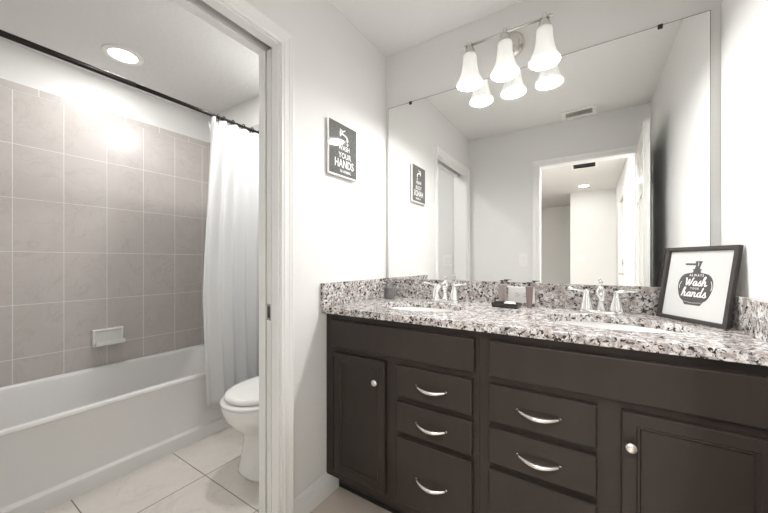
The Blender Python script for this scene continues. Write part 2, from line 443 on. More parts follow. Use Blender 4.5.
def pull(cx, cz, parent):
    n = 15; pts = []; rs = []
    for i in range(n):
        t = i/(n-1); s = math.sin(PI*t)
        pts.append((cx-.064+.128*t, FY-FT-.0005-0.028*s**.75, cz+.002-.006*s)); rs.append(.0044+.0036*s)
    b = MB().tube(pts, rs, 10)
    for sx in (-1, 1): b.lathe([(.0055, 0), (.005, .003), (.004, .005)], (cx+sx*.062, FY-FT, cz+.002), '-y', 12)
    obj('drawer_pull', b, M['satin'], parent, smooth=True)
def knob(cx, cz, parent):
    b = MB().lathe([(.008, 0), (.006, .004), (.005, .012), (.009, .017), (.0145, .021), (.0150, .025), (.011, .029), (.004, .0305)], (cx, FY-FT, cz), '-y', 24)
    obj('door_knob', b, M['satin'], parent, smooth=True)
def cabinet(x0, x1, label, fronts):
    def ax(v): return 1.0859+(v-1.0859)*.9845
    def az(v): return 1.1466+(v-1.1466)*.9845
    t = thing('vanity_cabinet', label, 'cabinet', ((x0+x1)/2, -.27, 0))
    # carcass as panels
    b = MB().box(x0, x0+.018, -.5235, -.004, .11, .8985).box(x1-.018, x1, -.505, -.004, .11, .8985)
    b.box(x0+.018, x1-.018, -.5235, -.004, .11, .128).box(x0+.018, x1-.018, -.022, -.004, .128, .8985)
    obj('carcass', b, M['wood'], t)
    b = MB().box(x0+.002, x1-.002, -.459, -.445, 0.0, .1095).box(x0+.002, x1-.002, -.445, -.02, 0.0, .018)
    obj('toe_kick', b, M['toe'], t)
    b = MB().box(x0+.002, x1-.002, -.4655, -.4592, 0, .012)
    obj('shoe_strip', b, M['toe'], t, bevel=.003)
    # face frame: vertical stiles, rails
    xs = sorted({x0, x1}); stiles = [(x0, x0+.045), (x1-.045, x1)]
    mid = fronts['mid']; b = MB()
    for a, c in ((x0, x0+.045), (x1-.045, x1), (mid-.03, mid+.03)):
        b.box(a, c, FY, -.524, .110, .8985)
    b.box(x0+.045, mid-.03, FY, -.524, .110, .145).box(mid+.03, x1-.045, FY, -.524, .110, .145)
    for a, c in ((.845, .8985), (.690, .750)):
        b.box(x0+.045, mid-.03, FY, -.524, a, c).box(mid+.03, x1-.045, FY, -.524, a, c)
    da, db = map(ax, fronts['drawers'])
    for a, c in ((.545, .590), (.395, .440)):
        if da < mid: b.box(x0+.045, mid-.03, FY, -.524, a, c)
        else: b.box(mid+.03, x1-.045, FY, -.524, a, c)
    obj('face_frame', b, M['wood'], t)
    fx = list(map(ax, fronts['false'])); fx[1] = min(fx[1], 1.478)
    obj('false_front', slab(fx[0], fx[1], az(.737), az(.864)), M['wood'], t)
    for k, (z0, z1) in enumerate(((.580, .711), (.431, .557), (.135, .408))):
        d = obj('drawer', slab(da, db, az(z0), az(z1)), M['wood'], t)
        pull((da+db)/2, az((.641, .490, .264)[k]), d)
    d0, dd = map(ax, fronts['door'])
    d = obj('door', shaker(d0, min(dd, 1.478), az(.135), az(.711)), M['wood'], t)
    knob(ax(fronts['knob']), az(.620), d)
    return t
cabinet(0.0015, .7505, 'dark espresso vanity cabinet on the left with its door beside the white wall',
        dict(mid=.3685, drawers=(.398, .722), false=(.030, .730), door=(.050, .340), knob=.302))
cabinet(.7515, 1.5005, 'dark espresso vanity cabinet on the right, under the framed print, drawers left of its door',
        dict(mid=1.134, drawers=(.782, 1.104), false=(.783, 1.475), door=(1.163, 1.475), knob=1.184))

# ------------------------------------------------------------------ granite top
ZT, ZB_ = .929, .899
CF = -.580
SINKS = [(.395, -.295), (1.150, -.295)]; SA, SB = .213, .155
ct = thing('countertop', 'speckled white and grey granite vanity top with two oval sink cutouts', 'countertop', (.75, -.28, ZB_))
def holed(x0, x1, y0, y1, c, mb, n=64):
    cx, cy = c; ang = sorted([2*PI*i/n for i in range(n)] + [math.atan2(y-cy, x-cx) % (2*PI) for x in (x0, x1) for y in (y0, y1)])
    A, B = [], []
    for a in ang:
        dx, dy = math.cos(a), math.sin(a)
        ex, ey = SA*dx, SB*dy
        s = min(((x1-cx)/dx if dx > 1e-9 else (x0-cx)/dx if dx < -1e-9 else 1e9), ((y1-cy)/dy if dy > 1e-9 else (y0-cy)/dy if dy < -1e-9 else 1e9))
        # ellipse point along same direction
        r = 1/math.sqrt((dx/SA)**2+(dy/SB)**2)
        A.append((cx+r*dx, cy+r*dy)); B.append((cx+s*dx, cy+s*dy))
    k = len(A)
    top_i = mb.loop([(x, y, ZT) for x, y in A]); bot_i = mb.loop([(x, y, ZB_) for x, y in A])
    top_o = mb.loop([(x, y, ZT) for x, y in B]); bot_o = mb.loop([(x, y, ZB_) for x, y in B])
    for i in range(k):
        j = (i+1) % k
        mb.b.faces.new((top_i[i], top_i[j], top_o[j], top_o[i])); mb.b.faces.new((bot_i[i], bot_o[i], bot_o[j], bot_i[j]))
        mb.b.faces.new((top_i[i], bot_i[i], bot_i[j], top_i[j]))
        m_ = (abs(B[i][0]-.75) < 1e-6 and abs(B[j][0]-.75) < 1e-6)
        if not m_: mb.b.faces.new((top_o[i], top_o[j], bot_o[j], bot_o[i]))
mb = MB(); holed(.001, .75, CF, -.0005, SINKS[0], mb); holed(.75, 1.5015, CF, -.0005, SINKS[1], mb)
bmesh.ops.remove_doubles(mb.b, verts=mb.b.verts, dist=1e-5)
obj('slab', mb, M['granite'], ct, bevel=.002)
obj('backsplash', MB().box(.0215, 1.4805, -.021, -.0005, ZT+.0003, 1.042), M['granite'], ct, bevel=.0015)
obj('side_splash', MB().box(.001, .021, CF-.006, -.0005, ZT+.0003, 1.042), M['granite'], ct, bevel=.0015)
obj('side_splash', MB().box(1.481, 1.5015, CF-.006, -.0005, ZT+.0003, 1.036), M['granite'], ct, bevel=.0015)

# sinks
def ell(a, b, z, c, n=48): return [(c[0]+a*math.cos(2*PI*i/n), c[1]+b*math.sin(2*PI*i/n), z) for i in range(n)]
def sink(c):
    t = thing('undermount_sink', 'white oval undermount sink below the left faucet', 'sink', (c[0], c[1], .76), group='oval undermount sinks')
    zt = ZB_-.0005
    prof_in = [(1.005, 0), (.995, -.012), (.965, -.045), (.90, -.08), (.78, -.11), (.6, -.128), (.35, -.137), (.115, -.140)]
    inner = [ell(SA*k, SB*(k if k > .3 else k*SA/SB), zt+z, c) for k, z in prof_in]
    outer = [ell(SA*k+.012, SB*k+.012, zt+z-.010, c) for k, z in prof_in]
    loops = inner[::-1] + [ell(SA+.025, SB+.025, zt, c), ell(SA+.025, SB+.025, zt-.009, c)] + outer
    obj('basin', MB().loft(loops), M['porcelain'], t, smooth=True)
    obj('drain', MB().lathe([(.024, .0), (.024, .003), (.018, .004), (.016, .002), (.003, .0025)], (c[0], c[1], zt-.140), 'z', 24), M['chrome'], t, smooth=True)
    return t
s0 = sink(SINKS[0]); s1 = copy_tree(s0); s1.location.x = SINKS[1][0]
s1['label'] = 'white oval undermount sink below the right faucet, nearer the framed print'

# faucets
def faucet(x, y):
    t = thing('faucet', 'polished chrome two lever faucet behind the left sink', 'faucet', (x, y, ZT), group='chrome bathroom faucets')
    z = ZT
    n = 32; lp = []
    for k, zz in ((1, 0), (1, .008), (.93, .014), (.85, .0155)):
        lp.append([(x+.080*k*math.copysign(abs(math.cos(a))**.5, math.cos(a)), y+.027*k*math.copysign(abs(math.sin(a))**.6, math.sin(a)), z+.0003+zz) for a in [2*PI*i/n for i in range(n)]])
    obj('base_plate', MB().loft(lp), M['chrome'], t, angle=50)
    for sx in (-1, 1):
        hx = x+sx*.052
        b = MB().lathe([(.0265, .014), (.0260, .018), (.0235, .030), (.0175, .055), (.0130, .072), (.0125, .076), (.0125, .080), (.009, .084), (.009, .092), (.006, .096), (.002, .098)], (hx, y, z), 'z', 24)
        hb = obj('handle_body', b, M['chrome'], t, angle=50)
        b = MB().tube([(hx-sx*.010, y, z+.090), (hx+sx*.012, y-.002, z+.092), (hx+sx*.038, y-.005, z+.097), (hx+sx*.064, y-.008, z+.100), (hx+sx*.069, y-.0085, z+.1005)],
                      [.0045, .0065, .0055, .0072, .004], 12)
        obj('lever', b, M['chrome'], hb, smooth=True)
    b = MB().lathe([(.020, .014), (.018, .020), (.013, .030), (.0115, .050), (.0125, .060), (.0180, .070), (.0215, .078), (.0180, .094), (.0105, .108), (.006, .114)], (x, y+.004, z), 'z', 24)
    sp = obj('spout_body', b, M['chrome'], t, smooth=True)
    b = MB().tube([tuple(p) for p in smoothpts([(x, y, z+.088), (x, y-.03, z+.098), (x, y-.065, z+.094), (x, y-.092, z+.078), (x, y-.098, z+.062)], 5)], .0105, 16)
    obj('spout', b, M['chrome'], sp, smooth=True)
    b = MB().lathe([(.0035, .112), (.003, .122), (.006, .126), (.0078, .132), (.006, .138), (.001, .140)], (x, y+.004, z), 'z', 16)
    obj('lift_rod', b, M['chrome'], sp, smooth=True)
    return t
f0 = faucet(.430, -.085); f1 = copy_tree(f0); f1.location.x = 1.125
f1['label'] = 'polished chrome two lever faucet behind the right sink'

# outlet on the backsplash
def plate(name, label, cat, c, w, h, nrm, gangs=1, kind='switch', group=None, rocker_h=None):
    """wall plate centred at c on a wall with outward normal nrm ('+y','-y'); w along x"""
    s = {'-y': -1, '+y': 1}[nrm]; x, y, z = c
    t = thing(name, label, cat, (x, y, z-h/2), group=group)
    def bx(x0, x1, d0, d1, z0, z1):
        return MB().box(x0, x1, min(y+s*d0, y+s*d1), max(y+s*d0, y+s*d1), z0, z1)
    obj('cover_plate', bx(x-w/2, x+w/2, .0003, .006, z-h/2, z+h/2), M['plastic'], t, bevel=.002)
    if kind == 'switch':
        for g in range(gangs):
            gx = x+(g-(gangs-1)/2)*.046
            b = bx(gx-.0165, gx+.0165, .006, .0078, z-.033, z+.033); r = obj('rocker', b, M['porcelain'], t, bevel=.001)
            b = bx(gx-.0125, gx+.0125, .0078, .0105, z-.028, z+.001); obj('rocker_face', b, M['plastic'], r, bevel=.001)
    else:
        for g in (-1, 1):
            gx = x+g*.0195
            b = bx(gx-.0165, gx+.0165, .006, .0075, z-.0145, z+.0145); r = obj('receptacle', b, M['porcelain'], t, bevel=.001)
            b = bx(gx-.004, gx+.004, .0075, .0079, z+.004, z+.0062)
            for zz in (-.0062, .0062):
                pass
            b.box(gx-.0045, gx+.0045, y+s*.0079, y+s*.0075, z-.0075, z-.0055)
            obj('slot', b, M['slot'], r)
            b = MB().lathe([(.0025, .0075), (.0025, .0079)], (gx+.010, y, z-.001), '-y' if s < 0 else 'y', 10); obj('ground_hole', b, M['slot'], r)
    return t
plate('power_outlet', 'white horizontal outlet cover on the granite backsplash behind the soap dish', 'outlet', (.803, -.021, .983), .122, .078, '-y', kind='outlet')
plate('light_switch', 'white single rocker light switch on the wall beside the doorway, seen in the mirror', 'light switch', (.538, YF, 1.160), .076, .130, '+y')
plate('light_switch', 'white double rocker switch inside the bath room, seen in the mirror', 'light switch', (-.25, YN, 1.155), .118, .122, '+y', 2)
plate('light_switch', 'small white double switch on the far hall end wall, seen in the mirror', 'light switch', (.94, -5.27, 1.19), .115, .115, '+y', 2)

# ------------------------------------------------------------------ things on the counter
t = thing('tumbler', 'charcoal grey round tumbler with pale rim by the left side splash', 'tumbler', (.099, -.118, ZT))
obj('cup', MB().lathe([(.029, .0003), (.0315, .003), (.0315, .064), (.0295, .066), (.0275, .064), (.0275, .006), (.001, .005)], (.099, -.118, ZT), 'z', 32), M['tumbler'], t, angle=40)
obj('clear_insert', MB().lathe([(.022, .008), (.0235, .010), (.0235, .088), (.022, .090), (.0205, .088), (.0205, .012), (.001, .0115)], (.099, -.118, ZT), 'z', 28), M['glasslike'], t, angle=40)
tag(t.children[1], label='clear plastic inner cup')

def rbox(x0, x1, y0, y1, z, ins, r=.006, n=5):
    out = []
    for cx, cy, a0 in ((x1-r-ins, y1-r-ins, 0), (x0+r+ins, y1-r-ins, PI/2), (x0+r+ins, y0+r+ins, PI), (x1-r-ins, y0+r+ins, 1.5*PI)):
        for i in range(n):
            a = a0+PI/2*i/(n-1); out.append((cx+r*math.cos(a), cy+r*math.sin(a), z))
    return out
t = thing('soap_dish', 'small black rectangular soap dish on the counter between the sinks', 'soap dish', (.752, -.112, ZT))
x0, x1, y0, y1 = .690, .812, -.150, -.075
mbd = MB().loft([rbox(x0, x1, y0, y1, ZT+.0003, .006), rbox(x0, x1, y0, y1, ZT+.004, .002), rbox(x0, x1, y0, y1, ZT+.021, 0), rbox(x0, x1, y0, y1, ZT+.022, .002), rbox(x0, x1, y0, y1, ZT+.020, .006), rbox(x0, x1, y0, y1, ZT+.008, .008)])
for v_ in mbd.b.verts: v_.co = Matrix.Translation((.752, -.112, 0)) @ Matrix.Rotation(math.radians(-6), 4, 'Z') @ Matrix.Translation((-.752, .112, 0)) @ v_.co
obj('tray', mbd, M['dish'], t, angle=50)
b = MB().loft([rbox(.742, .795, -.134, -.098, ZT+.0085, .006, .011, 6), rbox(.742, .795, -.134, -.098, ZT+.013, .001, .011, 6), rbox(.742, .795, -.134, -.098, ZT+.021, .001, .011, 6), rbox(.742, .795, -.134, -.098, ZT+.0265, .007, .008, 6)])
tag(obj('soap_bar', b, M['soap'], None, smooth=True), 'white bar of soap lying in the black soap dish', 'soap')

def pump_bottle(x, y, r, label, mat, h=.105, taper=.8):
    t = thing('pump_bottle', label, 'bottle', (x, y, ZT), group='slim pump bottles by the outlet')
    obj('bottle_body', MB().lathe([(r*taper*.92, .0003), (r*taper, .004), (r*.93, h*.6), (r, h-.016), (r*1.12, h-.010), (r*1.12, h-.003), (r*.6, h)], (x, y, ZT), 'z', 24), mat, t, angle=40)
    obj('pump_collar', MB().lathe([(r*.55, h-.001), (r*.55, h+.005), (.004, h+.006), (.004, h+.012)], (x, y, ZT), 'z', 20), M['bronze'], t, angle=40)
    b = MB().box(x-.010, x+.012, y-.006, y+.006, ZT+h+.011, ZT+h+.016).box(x+.010, x+.026, y-.003, y+.004, ZT+h+.0135, ZT+h+.016)
    obj('pump_spout', b, M['bronze'], t, bevel=.001)
    return t
pump_bottle(.719, -.052, .019, 'pale mauve slim pump bottle behind the left end of the soap dish', M['bottle_pale'], .108, .85)
pump_bottle(.848, -.083, .0155, 'brown slim tapered pump bottle right of the soap dish, in front of the outlet', M['bottle_brown'], .104, .72)

# ------------------------------------------------------------------ writing helpers
def text_mesh(s, size, ext=.0004, bold=0.0, sx=1.0, spacing=1.0):
    cu = bpy.data.curves.new('txt', 'FONT'); cu.body = s; cu.size = size; cu.extrude = 0; cu.align_x = 'CENTER'; cu.align_y = 'CENTER'
    cu.offset = bold; cu.space_character = spacing; cu.resolution_u = 3
    o = bpy.data.objects.new('txt', cu); COL.objects.link(o)
    me = bpy.data.meshes.new_from_object(o.evaluated_get(bpy.context.evaluated_depsgraph_get()))
    bpy.data.objects.remove(o); bpy.data.curves.remove(cu)
    b = bmesh.new(); b.from_mesh(me); bpy.data.meshes.remove(me)
    for v in b.verts: v.co.x *= sx
    return b
def ribbon(mb, pts, w, z=0, k=6):
    """brush stroke through 2D points with constant width, rounded ends"""
    P = [p.to_2d() for p in smoothpts([(x, y, 0) for x, y in pts], k)]
    Lp, Rp = [], []
    for i, p in enumerate(P):
        d = (P[min(i+1, len(P)-1)]-P[max(i-1, 0)])
        d = d.normalized() if d.length > 1e-9 else Vector((1, 0))
        # brush: downstrokes heavier than upstrokes
        wd = w*(.62+.55*abs(d.y)) if len(pts) > 2 or True else w
        nr = Vector((-d.y, d.x))*wd/2
        Lp.append(mb.b.verts.new((p.x+nr.x, p.y+nr.y, z))); Rp.append(mb.b.verts.new((p.x-nr.x, p.y-nr.y, z)))
    for i in range(len(P)-1): mb.b.faces.new((Lp[i], Rp[i], Rp[i+1], Lp[i+1]))
    for e in (P[0], P[-1]):
        c = [mb.b.verts.new((e.x+w*.4*math.cos(a), e.y+w*.4*math.sin(a), z+.00001)) for a in [2*PI*i/10 for i in range(10)]]
        mb.b.faces.new(c)
def place(bm_, mw):
    for v in bm_.verts: v.co = mw @ v.co
class Wrap:
    def __init__(s, b): s.b = b
def merge(dst, src, dx=0, dy=0, z=0, rot=0, sx=1, sy=1):
    mp = {}
    for v in src.verts:
        c = Vector((v.co.x*sx, v.co.y*sy)); c = Matrix.Rotation(rot, 2) @ c
        mp[v] = dst.b.verts.new((c.x+dx, c.y+dy, z))
    for f in src.faces:
        try: dst.b.faces.new([mp[v] for v in f.verts])
        except ValueError: pass
    src.free()

LET = {  # brush letters, strokes in unit x-height coordinates: (advance, strokes)
 'W': (1.75, [[(0, 1.55), (.12, 1.62), (.2, 1.3), (.32, .5), (.42, .02), (.62, .55), (.85, 1.35), (.92, .9), (.98, .3), (1.08, .02), (1.3, .5), (1.5, 1.2), (1.6, 1.65), (1.72, 1.6)]]),
 'a': (1.05, [[(.78, .85), (.5, 1.0), (.2, .75), (.1, .35), (.3, .02), (.55, .2), (.78, .85), (.72, .35), (.8, .02), (1.05, .2)]]),
 's': (.85, [[(-.02, .15), (.25, .6), (.48, 1.1), (.5, .8), (.68, .35), (.5, 0), (.15, .08)], [(.55, .02), (.85, .2)]]),
 'h': (1.15, [[(-.02, .15), (.25, .9), (.5, 1.75), (.38, 2.0), (.22, 1.5), (.12, .6), (.08, .0)], [(.1, .3), (.3, .8), (.55, 1.0), (.68, .75), (.66, .3), (.78, 0), (1.1, .2)]]),
 'n': (1.15, [[(.02, .85), (.15, 1.0), (.14, .5), (.1, .0)], [(.12, .35), (.35, .85), (.58, 1.0), (.7, .75), (.68, .3), (.8, 0), (1.12, .2)]]),
 'd': (1.15, [[(.78, .85), (.5, 1.0), (.2, .75), (.1, .35), (.3, .02), (.58, .2), (.78, .85)], [(1.02, 2.0), (.88, 1.3), (.78, .5), (.85, .02), (1.12, .2)]]),
}
def script(mb, word, cx, cy, xh, w, slant=.12, rise=.0):
    tot = sum(LET[c][0] for c in word); x = -tot/2
    for c in word:
        for st in LET[c][1]:
            pts = [((x+px+py*slant)*xh+cx, (py-.6)*xh+cy+rise*(x+px)) for px, py in st]
            ribbon(mb, pts, w)
        x += LET[c][0]

# ------------------------------------------------------------------ framed print leaning on the counter
BLv = Vector((1.306, -.050, ZT+.0006)); BRv = Vector((1.449, -.260, ZT+.0006))
ux = (BRv-BLv); fw = ux.length; ux.normalize()
out_h = Vector((ux.y, -ux.x, 0)); 
if out_h.y > 0: out_h = -out_h            # facing the room
lean = .046; fh = .275
upv = (Vector((0, 0, math.sqrt(fh*fh-lean*lean))) - out_h*lean).normalized()
nrm = ux.cross(upv)
if nrm.dot(out_h) < 0: nrm = -nrm
MF = Matrix((( ux.x, upv.x, nrm.x, BLv.x), (ux.y, upv.y, nrm.y, BLv.y), (ux.z, upv.z, nrm.z, BLv.z), (0, 0, 0, 1)))
# local frame: x right, y up, z towards the viewer
t = thing('framed_print', 'black framed hand washing print leaning in the right corner of the counter', 'picture frame', tuple((BLv+BRv)/2))
def lobj(name, mb, mat, parent, **k):
    place(mb.b, MF); return obj(name, mb, mat, parent, **k)
bw = .0155; dpt = .014
# mitred frame profile swept round the rectangle
prof = [(0, -dpt), (0, -.001), (.001, 0), (bw-.003, 0), (bw, -.004), (bw, -dpt)]
lp = []
for (cx, cy), (sx, sy) in (((0, 0), (1, 1)), ((fw, 0), (-1, 1)), ((fw, fh), (-1, -1)), ((0, fh), (1, -1))):
    lp.append([(cx+sx*a, cy+sy*a, z) for a, z in prof])
lobj('frame_moulding', MB().loft(lp, close=True), M['black'], t)
lobj('backing', MB().box(bw-.0025, fw-bw+.0025, bw-.0025, fh-bw+.0025, -dpt+.0005, -.0095), M['wallback'], t)
pp = lobj('print', MB().box(bw, fw-bw, bw, fh-bw, -.0093, -.0085), M['paper'], t)
zi = -.0083
cx, cy = fw*.495, fh*.470
# bottle silhouette
KS = 1.0
sil = []
for a in range(0, 41):
    th = -PI*.5 + .42 + (2*PI-.84)*a/40 if False else None
pts2 = []
nn_ = 28
right = [(.034, -.054), (.047, -.045), (.056, -.028), (.062, -.004), (.061, .018), (.053, .036), (.040, .046), (.022, .050), (.014, .052), (.013, .060), (.016, .061), (.016, .064), (.009, .065), (.009, .072)]
rs_ = [(p.x, p.y) for p in smoothpts([(a, b, 0) for a, b in right[:8]], 5)] + right[8:]
poly = [(cx+x, cy+y) for x, y in rs_] + [(cx-x, cy+y) for x, y in reversed(rs_)]
sb = MB(); sb.b.faces.new(sb.loop([(x, y, zi) for x, y in poly]))
def addpoly(mb, pts, z): mb.b.faces.new(mb.loop([(x, y, z) for x, y in pts]))
addpoly(sb, [(cx-.007, cy+.072), (cx+.009, cy+.072), (cx+.015, cy+.0935), (cx-.010, cy+.0935)], zi)
addpoly(sb, [(cx-.048, cy+.0815), (cx-.042, cy+.0785), (cx-.008, cy+.0785), (cx-.008, cy+.0855), (cx-.045, cy+.0855)], zi)
addpoly(sb, [(cx-.037, cy-.052), (cx+.037, cy-.052), (cx+.028, cy-.0665), (cx-.028, cy-.0665)], zi)
for v_ in sb.b.verts: v_.co.x = cx+(v_.co.x-cx)*KS; v_.co.y = cy+(v_.co.y-cy)*KS
lobj('bottle_drawing', sb, M['ink'], pp)
wt = MB(); zw = zi+.0002
script(wt, 'Wash', cx+.002, cy+.014, .0165, .0044)
script(wt, 'hands', cx-.000, cy-.026, .0165, .0044)
merge(wt, text_mesh('ALWAYS', .0125, bold=.00025, spacing=1.45), cx+.001, cy+.0415, 0, 0, .8)
merge(wt, text_mesh('YOUR', .0105, bold=.0002, spacing=1.6), cx+.001, cy-.0065, 0, 0, .8)
ribbon(wt, [(cx-.050, cy+.018), (cx-.056, cy+.004), (cx-.055, cy-.008)], .0018)
ribbon(wt, [(cx+.054, cy+.022), (cx+.059, cy+.004), (cx+.057, cy-.010)], .0018)
ribbon(wt, [(cx-.030, cy-.0555), (cx, cy-.0585), (cx+.030, cy-.0555)], .0015)
ribbon(wt, [(cx+.001, cy+.076), (cx+.002, cy+.083), (cx+.001, cy+.089)], .0015)
for v_ in wt.b.verts: v_.co = Vector((cx+(v_.co.x-cx)*KS, cy+(v_.co.y-cy)*KS, v_.co.z+zw))
lobj('lettering', wt, M['white_ink'], pp)

# ------------------------------------------------------------------ print on the left wall
t = thing('wall_sign', 'dark grey hand washing sign with white letters hung on the left wall', 'sign', (.008, -.443, 1.583))
MW = Matrix.Translation((.0062, -.549, 1.583)) @ Matrix.Rotation(math.radians(-.8), 4, 'Z') @ Matrix(((0, 0, 1, 0), (1, 0, 0, 0), (0, 1, 0, 0), (0, 0, 0, 1)))
def wobj(name, mb, mat, parent, **k):
    place(mb.b, MW); return obj(name, mb, mat, parent, **k)
sw, sh = .218, .268
wobj('mount', MB().box(0, sw, 0, sh, -.001, .0105), M['cardboard'], t, bevel=.001)
pr = wobj('print', MB().box(.006, sw-.003, .006, sh-.002, .0106, .0122), M['board'], t)
wt = MB()
def capt(s, size, x, y, sx=.8, rot=0, bold=.0006, sp=1.05): merge(wt, text_mesh(s, size, bold=bold, spacing=sp), x, y, 0, rot, sx)
X = sw*.53
capt('WASH', .036, X+.001, .145, .80)
capt('YOUR', .040, X+.006, .106, .85)
capt('HANDS', .058, X+.002, .063, .74, bold=.0012)
capt('YA ANIMAL', .020, X+.010, .026, .8, bold=.0004)
# tap drawing: cross handle, body, bent spout and drop
ribbon(wt, [(X-.030, .238), (X-.010, .232), (X+.008, .240)], .006)
ribbon(wt, [(X-.028, .228), (X-.028, .205)], .010)
ribbon(wt, [(X-.012, .232), (X-.012, .214)], .006)
ribbon(wt, [(X-.028, .214), (X-.008, .216), (X+.012, .212), (X+.024, .202), (X+.026, .188)], .011)
ribbon(wt, [(X+.026, .176), (X+.0265, .168)], .010)
for v_ in wt.b.verts: v_.co.z += .0124
wobj('lettering', wt, M['white_ink'], pr)
# little ledge under the sign
wobj('bottom_edge', MB().box(.004, sw, -.0035, -.0003, -.001, .012), nmat('sign_edge_grey', (.55, .53, .51), .4), t)

# ------------------------------------------------------------------ vanity light
FX, FYL, FZ = .744, -.108, 2.243
t = thing('vanity_light', 'brushed nickel three lamp vanity light with frosted bell shades above the mirror', 'wall lamp', (FX, -.02, FZ))
obj('canopy', MB().lathe([(.066, .0005), (.066, .010), (.060, .016), (.045, .020), (.042, .026), (.012, .030), (.004, .031)], (FX+.006, 0, FZ-.008), '-y', 40), M['nickel'], t, angle=35)
obj('arm', MB().tube([tuple(p) for p in smoothpts([(FX+.004, -.028, FZ-.020), (FX+.002, -.055, FZ-.040), (FX, -.090, FZ-.034), (FX, FYL, FZ-.004)], 6)], .008, 14), M['nickel'], t, smooth=True)
obj('crossbar', MB().tube([(FX-.188, FYL, FZ), (FX+.188, FYL, FZ)], .0062, 16), M['nickel'], t, smooth=True)
for sx in (-1, 1):
    obj('finial', MB().lathe([(.0065, 0), (.010, .003), (.010, .008), (.005, .011), (.008, .016), (.001, .022)], (FX+sx*.186, FYL, FZ), 'x', 16) if sx > 0 else
        MB().lathe([(.0065, 0), (.010, -.003), (.010, -.008), (.005, -.011), (.008, -.016), (.001, -.022)], (FX-.186, FYL, FZ), 'x', 16), M['nickel'], t, smooth=True)
for k in (-1, 0, 1):
    lx = FX+k*.170
    so = obj('socket', MB().lathe([(.004, .022), (.009, .018), (.011, .012), (.009, .007), (.011, .003), (.011, -.006), (.020, -.016), (.027, -.036), (.031, -.054), (.028, -.055)], (lx, FYL, FZ), 'z', 28), M['nickel'], t, angle=35)
    o_ = [(.031, -.048), (.0335, -.060), (.0340, -.080), (.0360, -.102), (.0405, -.130), (.0470, -.155), (.0560, -.178), (.0640, -.191), (.0660, -.198)]
    i_ = [(r-.003, z) for r, z in o_][::-1]
    prof = o_ + [(.0648, -.2005), (.0630, -.2000)] + i_
    obj('lamp_shade', MB().lathe(prof, (lx, FYL, FZ), 'z', 40, close=True), M['shade'], t, smooth=True)
    bulb = obj('bulb', MB().lathe([(.012, -.055), (.013, -.075), (.022, -.095), (.028, -.115), (.026, -.135), (.014, -.150), (.001, -.154)], (lx, FYL, FZ), 'z', 20), emit('bulb_glow', .35) if k == -1 else bpy.data.materials['bulb_glow'], t, smooth=True)
    ld = bpy.data.lights.new('bulb_light', 'POINT'); ld.energy = BULB_W*.015; ld.shadow_soft_size = .028; ld.color = (1, .997, .988)
    lo = bpy.data.objects.new('bulb_light', ld); COL.objects.link(lo); lo.parent = t
    lo.location = (lx-FX, FYL+.02, -.125)
    ld = bpy.data.lights.new('lamp_light', 'AREA'); ld.shape = 'DISK'; ld.size = .116; ld.energy = BULB_W*1.12; ld.color = (1, .997, .988)
    lo = bpy.data.objects.new('lamp_light', ld); COL.objects.link(lo); lo.parent = t
    lo.location = (lx-FX, FYL+.02, -.1945)

# ------------------------------------------------------------------ recessed lamps, vents
def can_light(x, y, label, lens, power, r=.105, rl=.073):
    t = thing('recessed_light', label, 'ceiling light', (x, y, H), group='round recessed ceiling lights')
    obj('trim_ring', MB().lathe([(r, -.0005), (r, -.003), (r-.006, -.006), (rl+.006, -.009), (rl, -.006), (rl, -.0005)], (x, y, H), 'z', 40, close=True), M['plastic'], t, smooth=True)
    ld = bpy.data.lights.new('lamp_light', 'AREA'); ld.shape = 'DISK'; ld.size = rl*1.9; ld.energy = power; ld.color = (1, .997, .988)
    lo = bpy.data.objects.new('lamp_light', ld); COL.objects.link(lo); lo.parent = t; lo.location = (0, 0, -.0105)
    obj('lens', MB().lathe([(rl-.001, -.0006), (rl-.001, -.0045), (.001, -.0050)], (x, y, H), 'z', 40), lens, t)
    return t
can_light(-1.370, -.915, 'round recessed light in the ceiling above the bathtub', M['lens_bath'], CAN_BATH*.46)
can_light(-.555, -.400, 'round recessed light in the bath room ceiling, mostly hidden by the door jamb', M['lens_bath'], CAN_BATH*.72)
can_light(1.0, -4.71, 'round recessed light in the hall ceiling, seen in the mirror', M['lens_bath'], CAN_HALL)
can_light(.86, -2.35, 'added fill light, built as a round recessed light, in the hall ceiling just outside the doorway', M['lens_bath'], CAN_FILL)  # invented lamp out of view, brightens the cabinet fronts through the doorway
can_light(.30, -2.75, 'added fill light, built as a round recessed light, in the hall ceiling left of the doorway', M['lens_bath'], CAN_FILL)  # second invented lamp, unseen, added as fill for the vanity room
def vent(x0, x1, y0, y1, label, frame_mat, n, slat_mat, dark, along='x', fw_=.022):
    t = thing('ceiling_vent', label, 'air vent', ((x0+x1)/2, (y0+y1)/2, H))
    b = MB()
    z0, z1 = H-.009, H-.0005
    b.box(x0, x1, y0, y0+fw_, z0, z1).box(x0, x1, y1-fw_, y1, z0, z1).box(x0, x0+fw_, y0+fw_, y1-fw_, z0, z1).box(x1-fw_, x1, y0+fw_, y1-fw_, z0, z1)
    obj('vent_frame', b, frame_mat, t, bevel=.002)
    obj('backing', MB().box(x0+fw_, x1-fw_, y0+fw_, y1-fw_, H-.0025, H-.0005), dark, t)
    b = MB()
    for i in range(n):
        yy = y0+fw_+(y1-y0-2*fw_)*(i+.5)/n; hw = (y1-y0-2*fw_)/n*.36
        b.loft([[(x, yy-hw, H-.003), (x, yy-hw+.002, H-.003), (x, yy+hw, H-.0085), (x, yy+hw-.002, H-.0085)] for x in (x0+fw_, x1-fw_)])
    obj('louvre', b, slat_mat, t)
    return t
